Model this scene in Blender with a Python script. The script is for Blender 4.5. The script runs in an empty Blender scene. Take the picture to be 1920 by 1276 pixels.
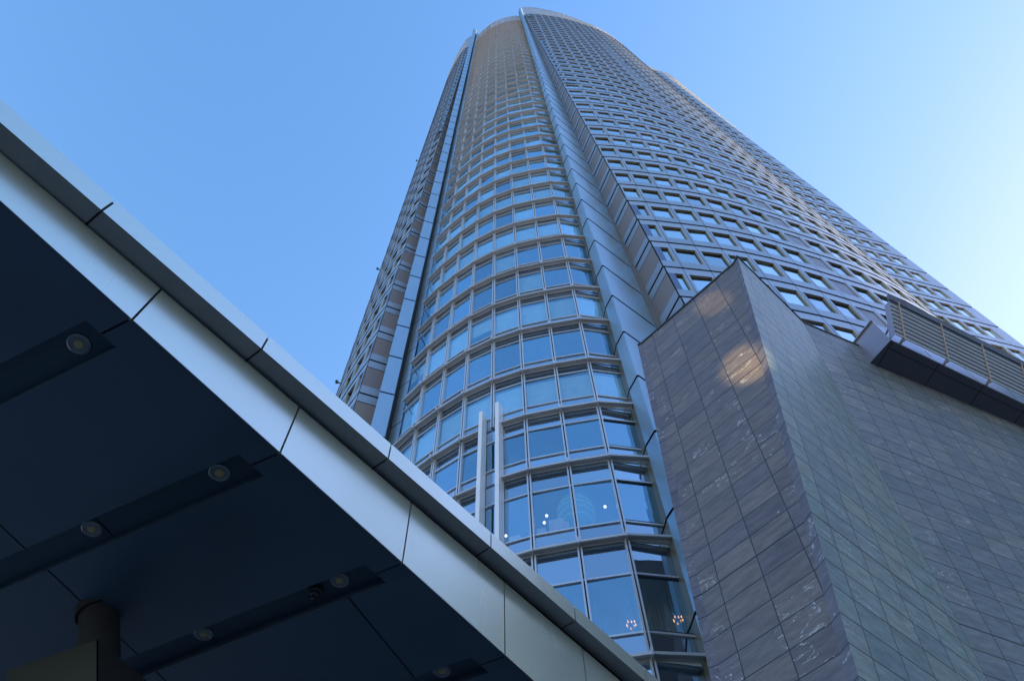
import bpy, math, random
from mathutils import Vector, Matrix
random.seed(7)
V=Vector
C=bpy.context.scene.collection
# ------------------------------------------------------------------ camera frame
F_PX=1420.0
ZC=V((932.5-960.0, 119.0+638.0, F_PX)).normalized()      # world up in camera axes (x right, y up, z forward)
FH=(V((0,0,1))-V((0,0,1)).dot(ZC)*ZC).normalized()
RR=ZC.cross(FH)
if RR.x<0: RR=-RR
def proj(p):
    v=p[0]*RR+p[1]*FH+p[2]*ZC
    if v.z<=0: return None
    return (960+F_PX*v.x/v.z, 638-F_PX*v.y/v.z, v.z)
H=4.2; Z0=15.92
GROUND=-1.6
def zk(k): return Z0+H*k

# ------------------------------------------------------------------ object helpers
def tag(o,label=None,cat=None,group=None,kind=None):
    if label: o['label']=label
    if cat: o['category']=cat
    if group: o['group']=group
    if kind: o['kind']=kind
    return o
def empty(name,loc=(0,0,0)):
    o=bpy.data.objects.new(name,None); C.objects.link(o); o.location=loc; o.empty_display_size=.3
    return o
class MB:
    def __init__(s): s.v=[]; s.f=[]; s.m=[]; s.uv=[]
    def face(s,pts,m=0,uv=None):
        n=len(s.v); s.v+= [tuple(p) for p in pts]; s.f.append(tuple(range(n,n+len(pts)))); s.m.append(m)
        s.uv+= (uv if uv else [(0,0)]*len(pts))
    def quad(s,a,b,c,d,m=0,uv=None): s.face((a,b,c,d),m,uv)
    def prism(s,poly,z0,z1,m=0,caps=True,poly1=None):
        """vertical prism over a plan polygon"""
        p1=poly1 or poly; n=len(poly)
        for i in range(n):
            a,b=poly[i],poly[(i+1)%n]; c,d=p1[(i+1)%n],p1[i]
            s.quad((a[0],a[1],z0),(b[0],b[1],z0),(c[0],c[1],z1),(d[0],d[1],z1),m)
        if caps:
            s.face([(p[0],p[1],z0) for p in reversed(poly)],m); s.face([(p[0],p[1],z1) for p in p1],m)
    def bar(s,a,b,w,h,up=V((0,0,1)),m=0):
        a=V(a);b=V(b);d=(b-a).normalized();sd=d.cross(up)
        if sd.length<1e-5: sd=d.cross(V((1,0,0)))
        sd.normalize();u=sd.cross(d).normalized()
        q=[(-w/2,-h/2),(w/2,-h/2),(w/2,h/2),(-w/2,h/2)]
        A=[a+sd*x+u*y for x,y in q];B=[b+sd*x+u*y for x,y in q]
        for i in range(4): s.quad(A[i],A[(i+1)%4],B[(i+1)%4],B[i],m)
        s.face(list(reversed(A)),m); s.face(B,m)
    def tube(s,a,b,r0,r1=None,n=24,m=0,caps=True):
        a=V(a);b=V(b);r1=r0 if r1 is None else r1
        d=(b-a).normalized();sd=d.cross(V((0,0,1)))
        if sd.length<1e-4: sd=V((1,0,0))
        sd.normalize();u=sd.cross(d)
        A=[a+(sd*math.cos(t)+u*math.sin(t))*r0 for t in [2*math.pi*i/n for i in range(n)]]
        B=[b+(sd*math.cos(t)+u*math.sin(t))*r1 for t in [2*math.pi*i/n for i in range(n)]]
        for i in range(n): s.quad(A[i],A[(i+1)%n],B[(i+1)%n],B[i],m)
        if caps: s.face(list(reversed(A)),m); s.face(B,m)
    def lathe(s,c,prof,n=24,m=0):
        for (r0,z0),(r1,z1) in zip(prof[:-1],prof[1:]):
            for i in range(n):
                t0=2*math.pi*i/n;t1=2*math.pi*(i+1)/n
                P=lambda r,t,z:(c[0]+r*math.cos(t),c[1]+r*math.sin(t),c[2]+z)
                if r0<1e-6: s.face((P(r0,t0,z0),P(r1,t1,z1),P(r1,t0,z1)),m)
                elif r1<1e-6: s.face((P(r0,t0,z0),P(r0,t1,z0),P(r1,t0,z1)),m)
                else: s.quad(P(r0,t0,z0),P(r0,t1,z0),P(r1,t1,z1),P(r1,t0,z1),m)
    def build(s,name,mats,parent=None,smooth=False,weld=False):
        me=bpy.data.meshes.new(name); me.from_pydata(s.v,[],s.f)
        if not isinstance(mats,(list,tuple)): mats=[mats]
        for m in mats: me.materials.append(m)
        me.polygons.foreach_set('material_index',s.m)
        uvl=me.uv_layers.new(name='UVMap'); flat=[c for p in s.uv for c in p]; uvl.data.foreach_set('uv',flat)
        if smooth: me.polygons.foreach_set('use_smooth',[True]*len(s.f))
        me.update()
        o=bpy.data.objects.new(name,me); C.objects.link(o)
        if parent: o.parent=parent; o.matrix_parent_inverse=parent.matrix_basis.inverted()
        return o

# ------------------------------------------------------------------ materials
def newmat(name):
    m=bpy.data.materials.new(name); m.use_nodes=True; nt=m.node_tree; nt.nodes.clear()
    out=nt.nodes.new('ShaderNodeOutputMaterial'); return m,nt,out
def N(nt,t,**k):
    n=nt.nodes.new(t)
    for a,b in k.items():
        if a.startswith('i_'): n.inputs[a[2:].replace('_',' ')].default_value=b
        else: setattr(n,a,b)
    return n
def metal(name,col,metallic=.5,rough=.35,var=.12,scale=.6,panel=True,bump=.0,spec=.5):
    m,nt,out=newmat(name); L=nt.links
    p=N(nt,'ShaderNodeBsdfPrincipled'); p.inputs['Metallic'].default_value=metallic
    p.inputs['Specular IOR Level'].default_value=spec
    tc=N(nt,'ShaderNodeTexCoord'); no=N(nt,'ShaderNodeTexNoise'); no.inputs['Scale'].default_value=scale; no.inputs['Detail'].default_value=6
    mp=N(nt,'ShaderNodeMapping'); mp.inputs['Scale'].default_value=(1,1,.35)
    L.new(tc.outputs['Object'],mp.inputs['Vector']); L.new(mp.outputs[0],no.inputs['Vector'])
    oi=N(nt,'ShaderNodeObjectInfo'); ge=N(nt,'ShaderNodeNewGeometry')
    ad=N(nt,'ShaderNodeMath',operation='MULTIPLY_ADD'); ad.inputs[1].default_value=.6; L.new(ge.outputs['Random Per Island'],ad.inputs[0])
    L.new(no.outputs['Fac'],ad.inputs[2])
    mr=N(nt,'ShaderNodeMapRange'); mr.inputs[1].default_value=.2; mr.inputs[2].default_value=1.4; mr.inputs[3].default_value=1-var; mr.inputs[4].default_value=1+var
    L.new(ad.outputs[0],mr.inputs[0])
    mx=N(nt,'ShaderNodeMix',data_type='RGBA',blend_type='MULTIPLY'); mx.inputs[0].default_value=1; mx.inputs[6].default_value=(*col,1)
    L.new(mr.outputs[0],mx.inputs[7]); L.new(mx.outputs[2],p.inputs['Base Color'])
    r2=N(nt,'ShaderNodeMapRange'); r2.inputs[1].default_value=.3; r2.inputs[2].default_value=.7; r2.inputs[3].default_value=max(.02,rough-.06); r2.inputs[4].default_value=rough+.08
    L.new(no.outputs['Fac'],r2.inputs[0]); L.new(r2.outputs[0],p.inputs['Roughness'])
    if bump:
        b=N(nt,'ShaderNodeBump'); b.inputs['Strength'].default_value=bump; b.inputs['Distance'].default_value=.02
        L.new(no.outputs['Fac'],b.inputs['Height']); L.new(b.outputs[0],p.inputs['Normal'])
    L.new(p.outputs[0],out.inputs[0]); return m
def plain(name,col,rough=.6,metallic=0,emit=None,es=1):
    m,nt,out=newmat(name)
    p=N(nt,'ShaderNodeBsdfPrincipled'); p.inputs['Base Color'].default_value=(*col,1); p.inputs['Roughness'].default_value=rough; p.inputs['Metallic'].default_value=metallic
    no=N(nt,'ShaderNodeTexNoise'); no.inputs['Scale'].default_value=3; tc=N(nt,'ShaderNodeTexCoord'); nt.links.new(tc.outputs['Object'],no.inputs[0])
    mr=N(nt,'ShaderNodeMapRange'); mr.inputs[3].default_value=.85; mr.inputs[4].default_value=1.15; nt.links.new(no.outputs['Fac'],mr.inputs[0])
    mx=N(nt,'ShaderNodeMix',data_type='RGBA',blend_type='MULTIPLY'); mx.inputs[0].default_value=1; mx.inputs[6].default_value=(*col,1); nt.links.new(mr.outputs[0],mx.inputs[7]); nt.links.new(mx.outputs[2],p.inputs['Base Color'])
    if emit: p.inputs['Emission Color'].default_value=(*emit,1); p.inputs['Emission Strength'].default_value=es
    nt.links.new(p.outputs[0],out.inputs[0]); return m
def glassmat(name,gloss=(.85,.93,1),tint=(.35,.55,.68),base=.35,rough=.004,wave=.0):
    m,nt,out=newmat(name); L=nt.links
    g=N(nt,'ShaderNodeBsdfGlossy'); g.inputs['Color'].default_value=(*gloss,1); g.inputs['Roughness'].default_value=rough
    t=N(nt,'ShaderNodeBsdfTransparent'); t.inputs['Color'].default_value=(*tint,1)
    fr=N(nt,'ShaderNodeLayerWeight'); fr.inputs['Blend'].default_value=.5
    pw=N(nt,'ShaderNodeMath',operation='POWER'); pw.inputs[1].default_value=3.5; L.new(fr.outputs['Facing'],pw.inputs[0])
    ge=N(nt,'ShaderNodeNewGeometry')
    ma=N(nt,'ShaderNodeMath',operation='MULTIPLY_ADD',use_clamp=True); ma.inputs[1].default_value=1-base; ma.inputs[2].default_value=base
    L.new(pw.outputs[0],ma.inputs[0])
    oi=N(nt,'ShaderNodeObjectInfo'); ad=N(nt,'ShaderNodeMath',operation='ADD'); L.new(ge.outputs['Random Per Island'],ad.inputs[0]); L.new(oi.outputs['Random'],ad.inputs[1])
    fc=N(nt,'ShaderNodeMath',operation='FRACT'); L.new(ad.outputs[0],fc.inputs[0])
    vr=N(nt,'ShaderNodeMapRange'); vr.inputs[3].default_value=.78; vr.inputs[4].default_value=1.12; L.new(fc.outputs[0],vr.inputs[0])
    mg=N(nt,'ShaderNodeMix',data_type='RGBA',blend_type='MULTIPLY'); mg.inputs[0].default_value=1; mg.inputs[6].default_value=(*gloss,1); L.new(vr.outputs[0],mg.inputs[7]); L.new(mg.outputs[2],g.inputs['Color'])
    mx=N(nt,'ShaderNodeMixShader'); L.new(ma.outputs[0],mx.inputs[0]); L.new(t.outputs[0],mx.inputs[1]); L.new(g.outputs[0],mx.inputs[2])
    if wave:
        tc=N(nt,'ShaderNodeTexCoord'); no=N(nt,'ShaderNodeTexNoise'); no.inputs['Scale'].default_value=.8; no.inputs['Detail'].default_value=1
        L.new(tc.outputs['Object'],no.inputs['Vector'])
        b=N(nt,'ShaderNodeBump'); b.inputs['Strength'].default_value=wave; b.inputs['Distance'].default_value=.05
        L.new(no.outputs['Fac'],b.inputs['Height']); L.new(b.outputs[0],g.inputs['Normal'])
    L.new(mx.outputs[0],out.inputs[0]); return m
def slats(name,col,period,duty=.3,axis='Z',rough=.4,metallic=.4):
    m,nt,out=newmat(name); L=nt.links
    p=N(nt,'ShaderNodeBsdfPrincipled'); p.inputs['Roughness'].default_value=rough; p.inputs['Metallic'].default_value=metallic
    tc=N(nt,'ShaderNodeTexCoord'); sp=N(nt,'ShaderNodeSeparateXYZ'); L.new(tc.outputs['Object'],sp.inputs[0])
    d=N(nt,'ShaderNodeMath',operation='DIVIDE'); d.inputs[1].default_value=period; L.new(sp.outputs[axis],d.inputs[0])
    f=N(nt,'ShaderNodeMath',operation='FRACT'); L.new(d.outputs[0],f.inputs[0])
    g=N(nt,'ShaderNodeMath',operation='GREATER_THAN'); g.inputs[1].default_value=duty; L.new(f.outputs[0],g.inputs[0])
    mx=N(nt,'ShaderNodeMix',data_type='RGBA'); mx.inputs[6].default_value=(.01,.01,.014,1); mx.inputs[7].default_value=(*col,1); L.new(g.outputs[0],mx.inputs[0])
    L.new(mx.outputs[2],p.inputs['Base Color']); L.new(p.outputs[0],out.inputs[0]); return m
def stone(name,cw,ch,cols,joint_thick=.026,heavy=(),rough=.42,seed=0.):
    """slate cladding: UV in metres (u along the course, v up the wall)"""
    m,nt,out=newmat(name); L=nt.links
    p=N(nt,'ShaderNodeBsdfPrincipled')
    uv=N(nt,'ShaderNodeUVMap',uv_map='UVMap'); sp=N(nt,'ShaderNodeSeparateXYZ'); L.new(uv.outputs[0],sp.inputs[0])
    def M(op,a,b=None,c=None,clamp=False):
        n=N(nt,'ShaderNodeMath',operation=op,use_clamp=clamp)
        for i,x in enumerate((a,b,c)):
            if x is None: continue
            if isinstance(x,(int,float)): n.inputs[i].default_value=x
            else: L.new(x,n.inputs[i])
        return n.outputs[0]
    u,v=sp.outputs[0],sp.outputs[1]
    us=M('DIVIDE',u,cw); vs=M('DIVIDE',v,ch)
    ui=M('FLOOR',us); vi=M('FLOOR',vs); uf=M('FRACT',us); vf=M('FRACT',vs)
    du=M('MULTIPLY',M('MINIMUM',uf,M('SUBTRACT',1.,uf)),cw); dv=M('MULTIPLY',M('MINIMUM',vf,M('SUBTRACT',1.,vf)),ch)
    j=M('MINIMUM',M('LESS_THAN',joint_thick*.45,du),M('LESS_THAN',joint_thick*.5,dv))   # 1 on tile
    for hv in heavy:
        j=M('MINIMUM',j,M('GREATER_THAN',M('ABSOLUTE',M('SUBTRACT',v,hv)),.021))
    cmb=N(nt,'ShaderNodeCombineXYZ'); L.new(ui,cmb.inputs[0]); L.new(vi,cmb.inputs[1]); cmb.inputs[2].default_value=seed
    wn=N(nt,'ShaderNodeTexWhiteNoise',noise_dimensions='3D'); L.new(cmb.outputs[0],wn.inputs['Vector'])
    ramp=N(nt,'ShaderNodeValToRGB'); e=ramp.color_ramp.elements
    e[0].color=(*cols[0],1); e[1].color=(*cols[-1],1)
    for i,c in enumerate(cols[1:-1]):
        x=e.new((i+1)/(len(cols)-1)); x.color=(*c,1)
    L.new(wn.outputs['Value'],ramp.inputs[0])
    # per-tile shifted coordinates
    vm=N(nt,'ShaderNodeVectorMath',operation='MULTIPLY_ADD'); vm.inputs[1].default_value=(9,9,9)
    L.new(wn.outputs['Color'],vm.inputs[0]); L.new(uv.outputs[0],vm.inputs[2])
    ro=N(nt,'ShaderNodeMapping'); ro.inputs['Rotation'].default_value=(0,0,.5); ro.inputs['Scale'].default_value=(1.2,5,1); L.new(vm.outputs[0],ro.inputs[0])
    n1=N(nt,'ShaderNodeTexNoise'); n1.inputs['Scale'].default_value=1.6; n1.inputs['Detail'].default_value=9; n1.inputs['Roughness'].default_value=.65; L.new(ro.outputs[0],n1.inputs[0])
    mr=N(nt,'ShaderNodeMapRange'); mr.inputs[1].default_value=.25; mr.inputs[2].default_value=.75; mr.inputs[3].default_value=.55; mr.inputs[4].default_value=1.5; L.new(n1.outputs['Fac'],mr.inputs[0])
    n3=N(nt,'ShaderNodeTexNoise'); n3.inputs['Scale'].default_value=60; n3.inputs['Detail'].default_value=4; L.new(uv.outputs[0],n3.inputs[0])
    mr3=N(nt,'ShaderNodeMapRange'); mr3.inputs[1].default_value=.3; mr3.inputs[2].default_value=.7; mr3.inputs[3].default_value=.85; mr3.inputs[4].default_value=1.15; L.new(n3.outputs['Fac'],mr3.inputs[0])
    mul=M('MULTIPLY',mr.outputs[0],mr3.outputs[0])
    mx=N(nt,'ShaderNodeMix',data_type='RGBA',blend_type='MULTIPLY'); mx.inputs[0].default_value=1; L.new(ramp.outputs[0],mx.inputs[6]); L.new(mul,mx.inputs[7])
    # veins: thin zero crossings of a warped noise, only where a mask lets them through
    n2=N(nt,'ShaderNodeTexNoise'); n2.inputs['Scale'].default_value=.8; n2.inputs['Detail'].default_value=4; n2.inputs['Distortion'].default_value=1.0; L.new(ro.outputs[0],n2.inputs[0])
    vein=M('LESS_THAN',M('ABSOLUTE',M('SUBTRACT',n2.outputs['Fac'],.5)),.009)
    n4=N(nt,'ShaderNodeTexNoise'); n4.inputs['Scale'].default_value=1.3; n4.inputs['Detail'].default_value=2; L.new(vm.outputs[0],n4.inputs[0])
    n5=N(nt,'ShaderNodeTexNoise'); n5.inputs['Scale'].default_value=14; n5.inputs['Detail'].default_value=3; L.new(vm.outputs[0],n5.inputs[0])
    wn2=N(nt,'ShaderNodeTexWhiteNoise',noise_dimensions='3D'); L.new(wn.outputs['Color'],wn2.inputs['Vector'])
    mask=M('MULTIPLY',M('MULTIPLY',M('GREATER_THAN',n4.outputs['Fac'],.52),M('GREATER_THAN',n5.outputs['Fac'],.42)),M('GREATER_THAN',wn2.outputs['Value'],.62))
    vv=M('MULTIPLY',M('MULTIPLY',vein,mask),.55)
    mx2=N(nt,'ShaderNodeMix',data_type='RGBA'); L.new(vv,mx2.inputs[0]); L.new(mx.outputs[2],mx2.inputs[6]); mx2.inputs[7].default_value=(.62,.62,.66,1)
    mx3=N(nt,'ShaderNodeMix',data_type='RGBA'); L.new(j,mx3.inputs[0]); mx3.inputs[6].default_value=(.012,.012,.016,1); L.new(mx2.outputs[2],mx3.inputs[7])
    L.new(mx3.outputs[2],p.inputs['Base Color'])
    rr=N(nt,'ShaderNodeMapRange'); rr.inputs[3].default_value=rough-.1; rr.inputs[4].default_value=rough+.15; L.new(n1.outputs['Fac'],rr.inputs[0]); L.new(rr.outputs[0],p.inputs['Roughness'])
    # slight random tilt of each slab, and the joint groove
    hb=M('MULTIPLY_ADD',n1.outputs['Fac'],.25,j)
    b=N(nt,'ShaderNodeBump'); b.inputs['Strength'].default_value=.35; b.inputs['Distance'].default_value=.006; L.new(hb,b.inputs['Height'])
    L.new(b.outputs[0],p.inputs['Normal'])
    L.new(p.outputs[0],out.inputs[0]); return m

M={}
M['panel']=metal('panel_metal',(.24,.31,.40),.35,.32,.2,.5)
M['panel2']=metal('pier_metal',(.31,.46,.59),.7,.36,.10,.5)
M['return']=metal('return_cladding',(.22,.195,.19),.2,.45,.14,.7)
M['band']=metal('band_metal',(.32,.38,.45),.5,.32,.08,.5)
M['gap']=plain('shadow_gap',(.012,.014,.02),.8)
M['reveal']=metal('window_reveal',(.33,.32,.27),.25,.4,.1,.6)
M['mull']=metal('mullion_aluminium',(.54,.58,.64),.5,.32,.06,.6)
M['olive']=metal('pier_reflected_tint',(.13,.125,.09),.2,.4,.1,.6)  # olive put into the colour for the ground tones the pier mirrors
M['revdark']=metal('reveal_head_shade',(.11,.10,.09),.2,.5,.08,.6)  # head coloured darker than the jambs; its shade is in the colour
M['ledge']=metal('ledge_louvre',(.46,.48,.52),.3,.5,.12,.8)
M['ledgetan']=metal('ledge_tan_trim',(.54,.53,.50),.2,.5,.1,.8)
M['glass']=glassmat('vision_glass',(.52,.82,1.),(.76,.90,.94),.55,wave=.22)
M['spandrel']=glassmat('spandrel_glass',(.74,.88,1),(.4,.5,.6),.64,wave=.08)
M['spback']=plain('spandrel_backing',(.32,.38,.48),.5)
M['wglass']=glassmat('punched_glass',(.80,.95,1),(.45,.6,.62),.66,wave=.06)
M['crown']=glassmat('crown_glass',(.8,.9,1),(.55,.75,.85),.35)
M['crown2']=metal('crown_screen',(.42,.48,.55),.5,.35,.1,.6)
M['blind']=plain('roller_blind',(.80,.86,.82),.8)
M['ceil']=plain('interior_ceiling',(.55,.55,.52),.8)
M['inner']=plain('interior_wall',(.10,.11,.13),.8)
M['vent']=slats('vent_louvre',(.26,.26,.30),.09,.32)
M['fascia']=metal('fascia_aluminium',(.68,.74,.66),.8,.28,.06,.35)
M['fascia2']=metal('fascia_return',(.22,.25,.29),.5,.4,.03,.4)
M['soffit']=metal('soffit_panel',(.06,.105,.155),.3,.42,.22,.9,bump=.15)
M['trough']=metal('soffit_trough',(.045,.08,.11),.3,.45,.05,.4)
M['lens']=plain('downlight_lens',(.20,.22,.22),.25)
M['trim']=metal('downlight_trim',(.28,.30,.31),.5,.3,.05,.8)
M['bulb']=plain('downlight_bulb',(.50,.38,.16),.3)
M['white']=metal('white_fin',(.74,.76,.80),.2,.38,.03,.5)
M['column']=metal('column_clad',(.032,.034,.04),.3,.4,.05,.5)
M['dark']=plain('dark_trim',(.02,.024,.035),.5)
M['purple']=metal('balcony_panel',(.30,.27,.30),.55,.3,.04,.5)
M['balsoffit']=metal('balcony_soffit',(.07,.09,.13),.3,.5,.08,.5)
M['rail']=metal('rail_steel',(.42,.36,.32),.5,.4,.08,.8)
M['upstand']=metal('balcony_upstand',(.42,.52,.66),.5,.4,.05,.6)
M['beam']=metal('rail_beam',(.10,.11,.16),.4,.4,.05,.8)
M['slat']=metal('rail_slat',(.72,.70,.70),.4,.4,.05,.8)
M['slatd']=metal('rail_infill',(.10,.12,.17),.4,.45,.05,.8)
M['curtain']=plain('curtain_fabric',(.45,.48,.5),.9)
M['lantern']=plain('lantern_paper',(.10,.42,.45),.5,emit=(.1,.4,.45),es=.01)
M['lanternrib']=plain('lantern_rib',(.6,.75,.75),.5,emit=(.4,.8,.85),es=.03)
M['lamp']=plain('lit_lamp',(1,.9,.75),.5,emit=(1,.86,.68),es=.5)
M['warm']=plain('chandelier_glow',(1,.5,.2),.5,emit=(1,.42,.14),es=.5)
M['shade']=plain('pale_box',(.6,.45,.5),.7,emit=(.5,.45,.6),es=.03)

# ------------------------------------------------------------------ geometry of the tower plan (metres, camera at origin)
TOPK=46
def mirror(P):   # about the axis of the glass bay
    F=V((5.15,17.93)); d=V((P[0],P[1]))-F
    ch=V((-.917,.398)); no=V((-.398,-.917)); a=d.dot(-ch); b=d.dot(no)
    G=V((-6.6,23.2)); q=G+ch*a+no*b
    return (q.x,q.y)
FOOT=(5.13,17.93); APEX=(5.46,17.18)
def innerR(k): k=max(-5,min(k,46)); return (8.50-.0563*k,19.65-.041*k)
def cornerR(k): k=max(-5,min(k,54)); return (9.49-.0768*k,17.40)
def cornerL(k): k=max(-5,min(k,54)); return (-9.8+.045*(k-7),25.26-.025*(k-7))
innerL=(-7.6,26.2)
FINL=(-7.64,22.68); FINR=(-6.85,22.95)
ledge_nodes=[(5.25,17.92),(3.6,17.74),(1.98,17.98),(.4,18.29),(-1.10,18.79),(-2.53,19.49),(-3.85,20.38),(-5.12,21.38),(-6.22,22.45)]
# right punched wall nodes
RN=[(1.9,16.9),(3.5,16.95),(5.1,17.05),(6.75,17.2),(8.45,17.34),(10.17,17.55),(11.87,17.81),(13.58,18.09),(15.22,18.43),(16.93,18.88),(18.58,19.38),(20.17,19.92),(21.75,20.47),(23.30,21.02)]
th=math.radians(20); x,y=RN[-1]
R1=26.0
while th<math.radians(62):
    d=1.66/R1; x+=R1*(math.sin(th+d)-math.sin(th)); y+=R1*(math.cos(th)-math.cos(th+d)); th+=d; RN.append((x,y))
VENT=11   # bay RN[11]-RN[12]
# left punched wall nodes
LN=[]; th=math.radians(40); 
bx,by=-9.8,25.26; R2=34.0
d0=-3*1.66/R2
# walk backwards (towards the fin) three bays, then forwards
def lw(s): # point at arc length s from corner(k=7), heading from +y decreasing
    t=math.radians(40)-s/R2
    return (bx-R2*(math.cos(t)-math.cos(math.radians(40))), by+R2*(math.sin(math.radians(40))-math.sin(t)))
LN=[lw(1.2+1.66*i) for i in range(-3,14)]

tower=empty('glass_tower',(0,20,GROUND))
tag(tower,'tall curved skyscraper with a bowed glass bay between metal piers and small square windows','skyscraper')

STONE2D=[(1194,655),(1381,487),(1505,598),(1602,640),(1640,600),(1920,740),(1920,1276),(1346,1276)]
def inpoly(p,poly):
    c=False
    for i in range(len(poly)):
        x0,y0=poly[i];x1,y1=poly[i-1]
        if (y0>p[1])!=(y1>p[1]) and p[0]<(x1-x0)*(p[1]-y0)/(y1-y0)+x0: c=not c
    return c
def seen(p):
    q=proj(p)
    if not q or not(0<=q[0]<=1920 and 0<=q[1]<=1276): return False
    if inpoly(q,STONE2D): return False
    if q[1]>190+.9*q[0]: return False
    return True

# ---- curtain wall
def offs(nodes,d):
    out=[]
    n=len(nodes)
    for i in range(n):
        a=V(nodes[max(0,i-1)]);b=V(nodes[min(n-1,i+1)]);t=(b-a).normalized()
        out.append(V(nodes[i])+V((t.y,-t.x))*(-1)*0 + V((-t.y,t.x))*0 + V((t.y,-t.x))*d)
    return out
# path runs right to left, outward (towards camera) is left-hand: (t.y,-t.x)*-1 -> test sign
_t=(V(ledge_nodes[4])-V(ledge_nodes[3])).normalized(); _o=V((_t.y,-_t.x))
SG=1 if _o.dot(-V(ledge_nodes[3]))>0 else -1
def outw(nodes,d): return offs(nodes,SG*d)
GL=outw(ledge_nodes,-.35)       # glass plane nodes
GL[0]=V((5.25,18.40)); GL[-1]=V((-6.13,22.86))
LZ=[14.48,19.24,23.65,27.45]+[31.3+4.2*j for j in range(40)]   # ledge levels
LZ=[10.2]+LZ
GTOP=LZ[-1]
def P3(p,z): return (p[0],p[1],z)
led_mats=[M['ledge'],M['ledgetan'],M['mull'],M['gap']]
FINBAY=4   # the pair of white fins stands at this mullion
FINTOP=28.6
for j,z in enumerate(LZ):
    mb=MB()
    gl=outw(ledge_nodes,-.33)
    lip=ledge_nodes
    for i in range(len(lip)-1):
        skipL=skipR=0.
        a0,b0=V(gl[i]),V(gl[i+1]); a1,b1=V(lip[i]),V(lip[i+1])
        if z<FINTOP-1 and i==FINBAY-1: f=.30; b0=b0+(a0-b0)*f; b1=b1+(a1-b1)*f
        if z<FINTOP-1 and i==FINBAY: f=.26; a0=a0+(b0-a0)*f; a1=a1+(b1-a1)*f
        # shrink a little at nodes so the bays read apart
        # slats of the underside: four boards running along the bay
        for s,(u0,u1,zz,mm) in enumerate([(.08,.24,-.0,1),(.28,.44,0.02,0),(.50,.66,.02,0),(.72,.94,-.01,0)]):
            A=a0.lerp(a1,u0);B=b0.lerp(b1,u0);Cc=b0.lerp(b1,u1);D=a0.lerp(a1,u1)
            mb.prism([tuple(A),tuple(B),tuple(Cc),tuple(D)],z+zz,z+zz+.05,mm)
        # dark backing above slats and top sheet
        f_=.93; a1,b1=a0.lerp(a1,f_),b0.lerp(b1,f_)
        mb.quad(P3(a0,z+.08),P3(b0,z+.08),P3(b1,z+.08),P3(a1,z+.08),3)
        mb.quad(P3(a1,z-.015),P3(b1,z-.015),P3(b1,z+.085),P3(a1,z+.085),0)
    for i in range(1,len(lip)-1):
        if z<FINTOP-1 and i==FINBAY: continue
        g=V(gl[i]);l=V(lip[i]); o=(l-g).normalized(); side=V((-o.y,o.x))*.03
        l2=l+o*.03
        mb.prism([tuple(g-side),tuple(g+side),tuple(l2+side),tuple(l2-side)],z-.07,z+.2,2)
    mb.build('ledge',led_mats,tower)
# spandrel strips, transoms, vision panes, slabs
panes=[]
for j in range(len(LZ)-1):
    zl,zh=LZ[j],LZ[j+1]
    dt=.65 if j>3 else (1.45 if j==1 else 1.1 if j==2 else .85 if j==3 else 1.2)
    v0=zl+1.0; v1=zh-dt
    tr=MB(); bl=MB(); sl=MB()
    spp=[MB(),MB()]
    back=outw(ledge_nodes,-.47); back[0]=V((5.2,18.55)); back[-1]=V((-6.05,22.95))
    for i in range(len(GL)-1):
        a,b=GL[i],GL[i+1]
        for q_,(z0,z1) in enumerate(((zl+.15,v0),(v1,zh))):
            sp=spp[q_]
            sp.quad(P3(a,z0),P3(b,z0),P3(b,z1),P3(a,z1),0)
            sp.quad(P3(back[i],z0),P3(back[i+1],z0),P3(back[i+1],z1),P3(back[i],z1),1)
        tt_=(b-a).normalized(); o_=V((tt_.y,-tt_.x))*SG*.06; ao,bo=a+o_,b+o_
        for zz in (v0,v1):
            tr.prism([tuple(a),tuple(b),tuple(bo),tuple(ao)],zz-.035,zz+.035,0)
        if j<4 and i==0:
            tr.prism([tuple(a),tuple(b),tuple(bo),tuple(ao)],v1-.10,v1-.036,1); tr.prism([tuple(a),tuple(b),tuple(bo),tuple(ao)],v0+.036,v0+.08,1)
        panes.append((j,i,a,b,v0+.03,v1-.03))
        # blinds, most of them down, some half way, behind the glass
        rnd=random.random()
        rowm={5:.05,4:1,6:1,7:.05,8:.12}.get(j,None)
        pdown=.62 if rowm is None else rowm
        if j<=3: pdown=0
        if rnd<pdown:
            drop=1.0 if random.random()<.75 else random.uniform(.3,.9)
            ba,bb=back[i],back[i+1]; zb=v1-(v1-v0)*drop
            bl.quad(P3(ba.lerp(bb,.05),zb),P3(ba.lerp(bb,.95),zb),P3(ba.lerp(bb,.95),v1-.12),P3(ba.lerp(bb,.05),v1-.12),0)
    for sp in spp: sp.build('spandrel_panel',[M['spandrel'],M['spback']],tower)
    tr.build('transom',[M['mull'],M['dark']],tower)
    if bl.f: bl.build('roller_blind',M['blind'],tower)
    # slab + ceiling ring
    deep=outw(ledge_nodes,-5.5); near=outw(ledge_nodes,-.5); near[0]=V((5.2,18.45)); near[-1]=V((-6.02,23.0))
    poly=[tuple(p) for p in near]+[tuple(p) for p in reversed(deep)]
    for i in range(len(near)-1):
        sl.prism([tuple(near[i]),tuple(near[i+1]),tuple(deep[i+1]),tuple(deep[i])],(v1+.05 if j>3 else zh-.05),(v1+.5 if j>3 else zh+.3),0)
    sl.build('floor_slab',M['ceil'],tower)
order=sorted([p for p in panes if seen(((p[2][0]+p[3][0])/2,(p[2][1]+p[3][1])/2,(p[4]+p[5])/2))],key=lambda p:p[4])
keep=set((p[0],p[1]) for p in order[:100])
rest=MB()
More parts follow.
